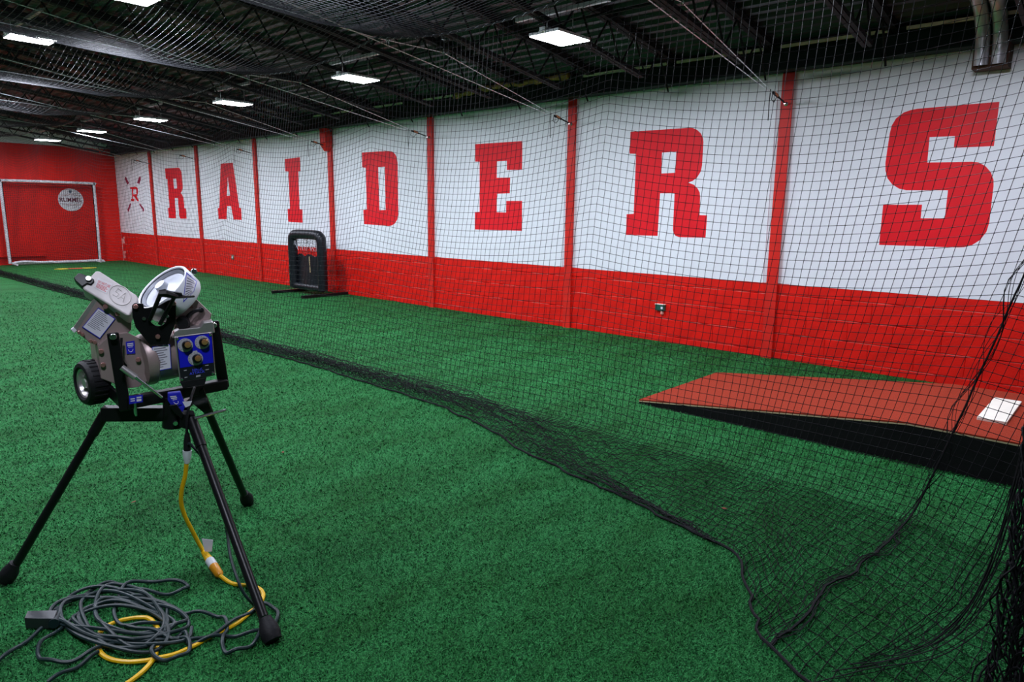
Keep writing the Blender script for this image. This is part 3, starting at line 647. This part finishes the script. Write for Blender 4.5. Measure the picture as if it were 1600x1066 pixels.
# transport wheel
ax = np.array([-.90, -.42, 0]); ax /= np.linalg.norm(ax); wc = M(144, 597, .06)
wh_ = MB().lathe([(.058, .034), (.066, .040), (.080, .038), (.088, .026), (.088, -.026), (.080, -.038), (.062, -.036), (.058, -.03)], wc, ax, 32).build('transport_wheel', RUBBER, pm, True)
MB().lathe([(0, .03), (.018, .03), (.020, .014), (.045, .010), (.052, .030), (.059, .034), (.059, -.03), (0, -.03)], wc, ax, 28).build('wheel_hub', ALU, wh_, True)
m = MB()
for i in range(26):
    a = 2 * math.pi * i / 26; e1 = np.cross(ax, (0, 0, 1)); e1 /= np.linalg.norm(e1); e2 = np.cross(ax, e1)
    p = wc + .0885 * (math.cos(a) * e1 + math.sin(a) * e2); m.bar(p - ax * .024, p + ax * .024, .006, .004, math.cos(a) * e1 + math.sin(a) * e2)
m.build('tread', RUBBER, wh_)
MB().cyl(wc - ax * .16, wc, .01, n=10).build('axle', BLACK, pm)
# lower wheel housing, motor
hs = plate('lower_housing', [(153, 541), (172, 523), (200, 520), (232, 536), (240, 560), (237, 592), (217, 605), (200, 607), (182, 601), (158, 592)], -.02, .13, TANPLATE, shift=-.035)
for (a, b_) in ((158, 549), (161, 570), (216, 562)): disc('bolt', a, b_, -.022, .009, .010, BOLT, hs)
m0, m1 = M(222, 563, .02), M(278, 552, .06)
MB().lathe([(.060, -.01), (.098, -.005), (.104, .008), (.104, .030), (.098, .036), (.098, .135), (.09, .15), (0, .15)], m0, m1 - m0, 36).build('motor', TANPLATE, pm, True)
def label_quad(name, px4, w, parent, m_paper=PAPER, m_border=BLUE, border=.03, lines=0, title=None, ink=INK, depth=.0015, inset_bottom=0):
    q = [M(a, b, w) for a, b in px4]                    # bottom-left, bottom-right, top-right, top-left
    n = np.cross(q[1] - q[0], q[3] - q[0]); n /= np.linalg.norm(n); n = n if n[1] < 0 else -n
    lb = MB().poly(q, tuple(-n * depth)).build(name, m_border, parent)
    i_ = [p + n * .0004 for p in sub(q, border, 1 - border, border, 1 - border)]
    MB().poly(i_, tuple(-n * .0005)).build('paper', m_paper, lb)
    if lines:
        m = MB(); v0, v1 = .10 + inset_bottom, (.72 if title else .9)
        for k_ in range(lines):
            v = v0 + (v1 - v0) * k_ / max(1, lines - 1); e = .55 + .35 * ((k_ * 37) % 10) / 10
            s4 = sub(i_, .08, .08 + e * .9, v, v + .35 * (v1 - v0) / lines); m.add([p + n * .0004 for p in s4], [(0, 1, 2, 3)])
        m.build('print', ink, lb)
    if title: 
        m = MB(); lettering(m, title, [p + n * .0006 for p in sub(i_, .12, .9, .76, .93)]); m.build('lettering', ink, lb)
    return lb, q, n, i_
# chart label on the drum, blue stickers
label_quad('chart_label', [(239, 581.5), (268, 576), (265.5, 538), (237.5, 542)], -.062, pm, lines=9)
def sticker(px4, w, rows, parent=pm):
    lb, q, n, i_ = label_quad('blue_sticker', px4, w, parent, m_paper=BLUE)
    m = MB()
    for (u0, u1, v0, v1) in rows: m.add([p + n * .0012 for p in sub(q, u0, u1, v0, v1)], [(0, 1, 2, 3)])
    if len(rows) == 3: m.tube([bil(q, .5 + .26 * math.cos(a), .36 + .2 * math.sin(a)) + n * .0012 for a in np.linspace(math.pi, 2 * math.pi, 9)], .0012, 4)
    m.build('print', PAPER, lb)
sticker([(198, 553.5), (211.5, 552.5), (210, 532.5), (196.5, 534.5)], -.024, [(.15, .85, .78, .86), (.15, .85, .64, .72), (.25, .75, .52, .57)])
sticker([(202, 632), (223, 628.5), (223, 617), (201.5, 619)], -.152, [(.1, .42, .55, .68), (.1, .42, .3, .43), (.55, .9, .62, .8), (.55, .9, .2, .5)])
sticker([(272, 636), (284, 632), (276, 616), (262, 617)], -.094, [(.15, .85, .78, .86), (.15, .85, .64, .72), (.25, .75, .52, .57)])
# control box
cb = plate('control_box', [(272, 527), (331.5, 519), (337, 587), (281, 598)], -.07, .09, ALU)
fp = [(282.5, 596), (335.5, 586), (331, 520), (274.5, 527)]
fq = [M(a, b, -.074) for a, b in fp]; fn = np.cross(fq[1] - fq[0], fq[3] - fq[0]); fn /= np.linalg.norm(fn); fn = fn if fn[1] < 0 else -fn
MB().poly(fq, tuple(-fn * .003)).build('black_panel', mat('panel_black', (.012, .012, .018, 1), .4), cb)
MB().poly([p + fn * .0012 for p in sub(fq, .025, .985, .30, .985)], tuple(-fn * .001)).build('blue_panel', PANELBLUE, cb)
for i_d, (px, py) in enumerate([(289.5, 539.5), (316, 535), (305.5, 560.5)]):
    disc('dial', px, py, -.0755, .0275, .003, GREY, cb, tuple(fn), 26)
    c0 = M(px, py, -.079); m = MB()
    for k_ in range(11):
        a = math.radians(-130 + 26 * k_); e1 = (fq[1] - fq[0]); e1 /= np.linalg.norm(e1); e2 = np.cross(fn, e1)
        dr = math.sin(a) * e1 + math.cos(a) * (e2 if e2[2] > 0 else -e2); m.bar(c0 + dr * .021, c0 + dr * .025, .0015, .001, fn)
    m.build('dial_marks', INK, cb)
    MB().lathe([(0, .018), (.015, .018), (.0175, .012), (.0175, 0)], M(px + 2, py - .3, -.079), fn, 20).build('knob', BLACK, cb, True)
    MB().lathe([(0, .004), (.011, .003), (.0125, 0)], M(px + 4, py - .3, -.0965), fn, 16).build('knob_cap', GOLD, cb, True)
m = MB(); off = fn * .0022
lettering(m, 'HACK', [p + off for p in sub(fq, .36, .66, .175, .235)]); lettering(m, 'ATTACK', [p + off for p in sub(fq, .27, .72, .105, .165)]); m.build('lettering', mat('logo_blue', lin(70, 80, 230), .4), cb)
m = MB()
for (u0, u1, v0, v1) in [(.12, .2, .22, .24), (.74, .84, .25, .27), (.74, .84, .15, .17), (.45, .58, .03, .07), (.12, .2, .06, .08), (.42, .55, .58, .64)]: m.add([p + off for p in sub(fq, u0, u1, v0, v1)], [(0, 1, 2, 3)])
m.build('print', GREY, cb)
for (u, v) in [(.04, .96), (.95, .96), (.04, .04), (.95, .05)]:
    MB().lathe([(0, .004), (.005, .003), (.006, 0)], bil(fq, u, v) + fn * .001, fn, 10).build('screw', CHROME, cb, True)
plate('top_bracket', [(269, 529), (272, 520), (280, 515), (312, 512), (318, 505), (333, 503), (336, 520), (273, 528.5)], -.066, .08, ALU, cb)
plate('bumper', [(281, 597), (323, 590), (320, 601), (286, 607)], -.075, .08, RUBBER)
# left upper guard with its plate
pl_ = plate('left_motor_plate', [(152, 468), (117, 517), (140, 536), (170, 545), (205, 516), (206, 480)], .0, .02, TANPLATE)
plate('plate_edge', [(148, 464), (153, 469), (118, 519), (113, 514)], .0, .05, ALU)
label_quad('instruction_label', [(128.5, 511.5), (156, 529.5), (180.5, 498), (153.5, 481)], -.004, pl_, lines=11, ink=INK, inset_bottom=.08)
for (a, b_) in ((129, 523), (148, 535), (141.5, 533), (124, 519.5)): disc('bolt', a, b_, -.002, .007, .008, BOLT, pl_)
plate('corner_cap', [(110, 515), (115, 512), (120, 517), (116, 521)], -.006, .03, GUARDW, bevel=.002)
GT = .62
gd = plate('left_wheel_guard', [(151, 423), (156, 424), (213, 461), (216, 466), (216, 472), (206, 487), (203, 493), (198, 493), (130, 452), (128, 447)], -.12, .075, GUARD, bevel=.008, tilt=GT)
ell = [M(187.5 + 18.0 * math.cos(a) * math.cos(.6) - 14 * math.sin(a) * math.sin(.6), 461.5 + 18.0 * math.cos(a) * math.sin(.6) + 14 * math.sin(a) * math.cos(.6), -.121, GT) for a in np.linspace(0, 6.283, 33)]
MB().tube(ell, .0022, 6).build('oval_ridge', GUARD, gd, True)
m = MB(); e2 = lambda u, v: M(187.5 + u * math.cos(.6) - v * math.sin(.6), 461.5 + u * math.sin(.6) + v * math.cos(.6), -.1212, GT)
for s in ([(-2, -7), (-9, -7), (-9, -1), (-3, -1), (-3, 5), (-10, 5)], [(0, 6), (5, -8), (10, 6)], [(2, 1), (8, 1)]): m.tube([e2(*p) for p in s], .0016, 5)
m.build('embossed_mark', GUARD, gd, True)
lq = [M(a, b, -.1215, GT) for a, b in ((147, 449), (166, 459), (176, 444), (153, 434))]
m = MB().add(lq, [(0, 1, 2, 3)]); m.build('warning_label', mat('label_pale', lin(218, 212, 216), .5), gd)
m = MB(); fwd = np.array([0, -.0006, 0]); lettering(m, 'DO NOT USE', [p + fwd for p in sub(lq, .1, .95, .58, .82)])
for k_ in range(4): m.add([p + fwd for p in sub(lq, .1, .9 - .1 * (k_ % 2), .12 + .11 * k_, .17 + .11 * k_)], [(0, 1, 2, 3)])
m.build('lettering', INKRED, gd)
stp = plate('guard_strap', [(115, 434), (122, 427), (127, 427), (147, 436), (147, 440), (142, 445), (136, 443), (128, 448), (118, 439)], -.130, .03, BLACK, gd, tilt=GT)
MB().lathe([(0, .01), (.009, .01), (.010, .008), (.010, 0)], M(138.5, 436.5, -.131, GT), (0, -1, GT), 14).build('strap_bolt', CHROME, gd, True)
for (a, b_) in ((165, 479), (184, 490)): disc('spacer', a, b_, -.012, .009, .012, BOLT, pl_)
# black centre plate with the ball opening and feed chute
hole = [(247.5 + 13.5 * math.cos(a), 496 + 14 * math.sin(a)) for a in np.linspace(0, 6.283, 24, endpoint=False)]
cp = plate('centre_plate', [(206, 478), (210, 474), (224, 475), (225, 482), (233, 481), (247, 478), (262, 470), (270, 468), (275, 473), (275, 503), (262, 539), (234, 539), (212, 512), (207, 495)], -.07, .012, BLACK, holes=[hole])
for (a, b_) in ((212, 479), (271.3, 474), (246.5, 526)): disc('bolt', a, b_, -.071, .009, .010, BOLT, cp)
disc('bolt', 225, 498, -.071, .007, .006, CHROME, cp); disc('bolt', 261, 494, -.071, .007, .006, CHROME, cp)
ch = MB(); ch.tube([M(251, 459, -.15), M(234, 500, -.08)], .008, 8); ch.tube([M(272, 465, -.12), M(250, 507, -.08)], .008, 8); ch.tube([M(249, 459, -.15), M(257, 458, -.15), M(274, 463, -.13), M(289, 464, -.09), M(303, 463, -.06)], [.014, .016, .010, .006, .005], 8); ch.build('feed_chute', BLACK, pm, True)
plate('chute_pad', [(251, 454), (262, 455), (284, 458), (286, 463), (270, 465), (252, 461)], -.13, .03, BLACK)
# right upper wheel in its white guard
aw = np.array([-.60, -.30, .72]); aw /= np.linalg.norm(aw); rc = M(254, 449, .05)
MB().lathe([(.106, 0), (.109, .004), (.115, .004), (.118, 0), (.118, -.075), (.110, -.088), (.02, -.09)], rc, aw, 40).build('right_wheel_guard', GUARDW, pm, True)
wl_ = MB().lathe([(.100, -.004), (.102, -.012), (.102, -.05), (.02, -.05)], rc, aw, 36).build('throwing_wheel', mat('tyre_grey', lin(120, 124, 134), .5), pm, True)
MB().lathe([(.090, -.012), (.100, -.002), (.102, -.01)], rc, aw, 36).build('wheel_rim', mat('rim_grey', lin(150, 154, 164), .45, metal=.3), wl_, True)
MB().lathe([(0, .018), (.022, .018), (.026, -.002), (.06, -.012), (.09, -.014)], rc, aw, 30).build('wheel_disc', mat('dish_grey', lin(196, 200, 210), .42, metal=.3), wl_, True)
O_l = L((0, 0, H))
def on_cyl(px, py, rad):                               # point of the guard's round side seen at (px, py)
    d = M(px, py, 0) - O_l; d /= np.linalg.norm(d); oc = O_l - rc
    dp = d - aw * (d @ aw); op = oc - aw * (oc @ aw); a = dp @ dp; b = 2 * dp @ op; c = op @ op - rad * rad; q = b * b - 4 * a * c
    t_ = (-b - math.sqrt(max(q, 0))) / (2 * a); return O_l + d * t_
def wrap(name, px4, rad, m_, n_=7):
    px4 = [np.array((a, b, 0.)) for a, b in px4]; g_ = MB(); vs = []
    for j_ in range(n_):
        for i_ in range(n_): p = bil(px4, i_ / (n_ - 1), j_ / (n_ - 1)); vs.append(on_cyl(p[0], p[1], rad))
    g_.add(vs, [(j_ * n_ + i_, j_ * n_ + i_ + 1, (j_ + 1) * n_ + i_ + 1, (j_ + 1) * n_ + i_) for j_ in range(n_ - 1) for i_ in range(n_ - 1)]); return g_
q4 = [(286, 473), (303, 456), (308, 440), (291, 425)]
sl_ = wrap('side_label', q4, .1188, BLUE).build('side_label', BLUE, pm)
px3 = [np.array((a, b, 0.)) for a, b in q4]
i4 = [tuple(p[:2]) for p in sub(px3, .06, .94, .05, .95)]
wrap('paper', i4, .1192, PAPER).build('paper', PAPER, sl_)
g_ = MB()
for k_ in range(8):
    s4 = [tuple(p[:2]) for p in sub(px3, .14, .84 - .1 * (k_ % 3), .12 + .1 * k_, .155 + .1 * k_)]
    t4 = wrap('print', s4, .1195, INK, 4); g_.add(t4.v, t4.f)
g_.build('print', INK, sl_)
rp = plate('right_motor_plate', [(275, 476), (303, 464), (331, 491), (329, 498), (318, 504), (311, 516), (270, 520), (275, 505)], .01, .02, TANPLATE)
plate('name_plate', [(283, 480.5), (300, 476), (302, 481.5), (283.5, 483.5)], .006, .003, mat('brown_plate', lin(140, 100, 90), .5), rp, bevel=0)
disc('cable_gland', 314, 484, .005, .011, .012, RUBBER, rp)
MB().tube(spline([M(314, 484, -.01), M(303, 487, -.02), M(294, 494, -.03), M(291, 503, -.03)], 6), .0075, 8).build('motor_cable', RUBBER, pm, True)
MB().tube(spline([M(279, 500, -.02), M(288, 500, -.035), M(292, 510, -.035), M(299, 517, -.02), M(303, 521, .02)], 6), .009, 8).build('motor_cable', RUBBER, pm, True)
MB().lathe([(0, 0), (.025, 0), (.028, .03), (.02, .05), (0, .05)], M(285, 503, -.01), (0, -1, 0), 12).build('cable_boot', RUBBER, pm, True)
disc('guard_knob', 303, 424, .03, .012, .02, CHROME)
# lock handle, pin, cords of the machine
hd = MB().tube([M(190, 574, -.16), M(212, 590, -.17)], [.011, .0125], 12).build('lock_handle', ALU, pm, True)
MB().tube([M(211, 589, -.17), M(215, 592, -.17), M(253, 621, -.14)], [.009, .0065, .0055], 10).build('handle_rod', CHROME, hd, True)
MB().tube([M(211, 630, -.15), M(212, 646, -.15), M(213, 650, -.15)], [.005, .006, .004], 8).build('locking_pin', CHROME, pm, True)
MB().tube(spline([M(190, 528, -.05), M(189, 550, -.06), M(192, 565, -.06), M(197, 572, -.05)], 5), .005, 6).build('motor_cable', RUBBER, pm, True)
pc = MB().tube(spline([M(304, 606, -.0), M(300, 617, -.05), M(296, 632, -.10), M(292, 655, -.11), M(292, 676, -.11), M(292.5, 684, -.11)], 6), .0055, 8).build('power_cord', RUBBER, pm, True)
MB().tube([M(292.5, 678, -.11), M(292.5, 690, -.11), M(292.5, 705, -.11)], [.009, .014, .014], 10).build('plug', RUBBER, pc, True)
plate('cord_tag', [(285, 628), (300, 627), (297, 634), (290, 637)], -.11, .002, PAPER, pc, bevel=0)

# =================================================================== EXTENSION CORDS
def Z2(x, y, h=.009): return on_floor(x / 2.39, 620 + y / 2.39, h)
yc0 = C + UX * 0 
def MW(px, py, w): q = M(px, py, w); return C + UX * q[0] + WY * q[1] + np.array([0, 0, q[2]])
yl = empty('extension_cord', tuple(on_floor(330, 880))); tag(yl, 'yellow extension cord hanging from the machine and running into the dark coil', 'extension cord')
base = np.array(yl.location[:])
cn0, cn1 = on_floor(318, 862, .06), on_floor(344, 900, .022)
wc0 = (cn0 - C) @ WY
pa = [MW(a, b, -.11 + (wc0 + .11) * f) for a, b, f in ((292, 716, 0), (291, 728, 0), (289, 745, .05), (284, 765, .12), (283, 786, .25), (289, 807, .45), (300, 829, .7), (311, 850, .92))] + [cn0]
MB().tube(spline(pa, 8) - base, .0085, 10).build('cord', YELLOW, yl, True)
MB().tube([MW(292.5, 704, -.11) - base, MW(292.2, 712, -.11) - base, MW(292, 724, -.11) - base], [.017, .017, .010], 12).build('socket_end', CLEAR, yl, True)
dcn = cn1 - cn0
MB().tube([cn0 - base, cn0 + dcn * .38 - base], [.011, .017], 12).build('plug_body', YELLOW, yl, True)
MB().tube([cn0 + dcn * .38 - base, cn0 + dcn * .62 - base], [.019, .019], 12).build('clear_connector', CLEAR, yl, True)
MB().tube([cn0 + dcn * .62 - base, cn0 + dcn * .95 - base, cn1 - base], [.019, .017, .010], 12).build('plug_body', ORANGE, yl, True)
tg = [MW(a, b, wc0 - .02) for a, b in ((315, 842), (333, 844), (331, 862), (320, 863))]
MB().poly([p - base for p in tg], tuple(WY * .001)).build('paper_tag', PAPER, yl)
pb = [cn1] + [Z2(*p) for p in [(850, 690), (880, 702), (930, 706), (968, 718), (983, 740), (970, 775), (935, 805), (880, 850), (800, 890), (735, 926), (660, 960), (600, 975), (540, 987), (470, 991), (410, 980), (375, 955), (365, 915), (375, 880), (410, 852), (470, 832), (545, 826), (580, 850), (595, 890), (588, 940), (570, 985), (530, 1030), (470, 1075), (400, 1120)]]
MB().tube(spline(pb, 7) - base, .0082, 8).build('cord', YELLOW, yl, True)
dk = empty('extension_cord', tuple(on_floor(200, 960))); tag(dk, 'dark green extension cord coiled on the turf with a three-way socket block', 'extension cord')
base2 = np.array(dk.location[:])
def cord(pts, h0=.01, r=.0068, seed=0):
    P = [Z2(x, y, 0) for x, y in pts]; P = spline(P, 5 if len(pts) > 60 else 9); n_ = len(P)
    P[:, 2] = h0 + .007 * (1 + np.sin(np.arange(n_) * .31 + seed)); return MB().tube(P - base2, r, 8).build('cord', CORDG, dk, True)
cord([(212, 818), (260, 785), (330, 745), (410, 713), (470, 722), (540, 742), (610, 750), (670, 745), (704, 726), (690, 712), (620, 705), (540, 703), (470, 722), (440, 770), (428, 830), (450, 862), (520, 868), (600, 862), (625, 830), (618, 790), (570, 768), (500, 765), (420, 775), (330, 810), (240, 870), (170, 925), (143, 965), (160, 1000), (215, 1010), (290, 995), (370, 960), (450, 930), (560, 935), (640, 920), (690, 900), (705, 940)], .012, seed=0)
cord([(370, 975), (310, 1010), (250, 1045), (180, 1085)], .01, seed=1)
cord([(160, 885), (100, 925), (40, 975), (-30, 1020)], .01, seed=2)
cord([(580, 950), (570, 985), (620, 1005), (670, 1000), (705, 970), (708, 940), (680, 920), (630, 925), (560, 890), (470, 875)], .018, seed=6)
tt = np.linspace(0, 2 * math.pi * 8.6, 132)
cord([(460 + 38 * math.sin(.31 * a + .4) + (188 + 62 * math.sin(.47 * a + 1.1)) * math.cos(a), 850 + 14 * math.sin(.23 * a) + (88 + 34 * math.sin(.63 * a + 2.0)) * math.sin(a + .25)) for a in tt], .018, seed=4)
cord([(706, 940), (760, 925), (830, 910), (900, 905), (970, 893), (1020, 868), (1040, 835), (1025, 802), (995, 793), (960, 802), (900, 840), (830, 885), (760, 915), (700, 935)], .011, seed=10)
cord([(690, 820), (740, 824), (800, 830), (835, 842), (850, 870), (838, 905), (832, 945), (850, 970), (890, 966), (940, 940), (975, 895), (985, 850), (975, 810), (950, 780)], .011, seed=11)
pr0 = Z2(950, 780, .02); wp = (pr0 - C) @ WY
pr = [pr0] + [MW(a, b, -.125 + (wp + .125) * f) for a, b, f in ((383, 930, .97), (372, 908, .9), (360, 870, .7), (355, 832, .5), (350, 798, .35), (338, 760, .2), (325, 730, .1), (312, 710, .03), (298, 695, 0), (293, 694, 0))]
MB().tube(spline(pr, 7) - base2, .0058, 8).build('cord', CORDG, dk, True)
# three-way socket block
c4 = [on_floor(40, 985, 0), on_floor(87, 986, 0), on_floor(92, 972, 0), on_floor(45, 973, 0)]
sb = MB().poly([p + np.array([0, 0, .006]) - base2 for p in c4], (0, 0, .042)).build('socket_block', mat('block_black', (.022, .026, .030, 1), .4), dk, bevel=.004)
e0 = on_floor(84, 975, .03); e1 = on_floor(92, 960, .025)
MB().tube([e0 - base2, (e0 * .5 + e1 * .5) - base2, e1 - base2], [.018, .014, .009], 10).build('strain_relief', CORDG, dk, True)

# =================================================================== TURF PILE (near the viewer)
n = 520000
px = rng.uniform(-20, 1620, n); u = rng.random(n)
d0, d1 = 1.75, 15.0
# sample the floor with density falling with distance from the viewer's foot
dist = d0 * (d1 / d0) ** (u ** .8); ang = np.radians(rng.uniform(3, 90, n)); bx_, by_ = dist * np.cos(ang), dist * np.sin(ang)
keep = (bx_ < XW - .05) & ~((abs(bx_ - 5.37) < .69) & (by_ < 2.86)); bx_, by_, dist = bx_[keep], by_[keep], dist[keep]; n = len(bx_)
s = .8 + .22 * np.minimum(dist, 8); th = rng.uniform(0, 6.283, n); ln = rng.uniform(.006, .013, n) * s; wd = rng.uniform(.0010, .0020, n) * s; hh = rng.uniform(.004, .012, n) * np.sqrt(s)
b0 = np.stack([bx_, by_, np.zeros(n)], 1); dr = np.stack([np.cos(th), np.sin(th), np.zeros(n)], 1); pp_ = np.stack([-np.sin(th), np.cos(th), np.zeros(n)], 1)
V = np.stack([b0 - pp_ * wd[:, None], b0 + pp_ * wd[:, None], b0 + dr * ln[:, None] + np.array([0, 0, 1]) * hh[:, None]], 1).reshape(-1, 3)
tp = np_mesh('turf_pile', V, np.arange(3 * n).reshape(-1, 3), BLADE)
tag(tp, 'short green plastic turf pile covering the floor nearby', 'turf', kind='stuff')
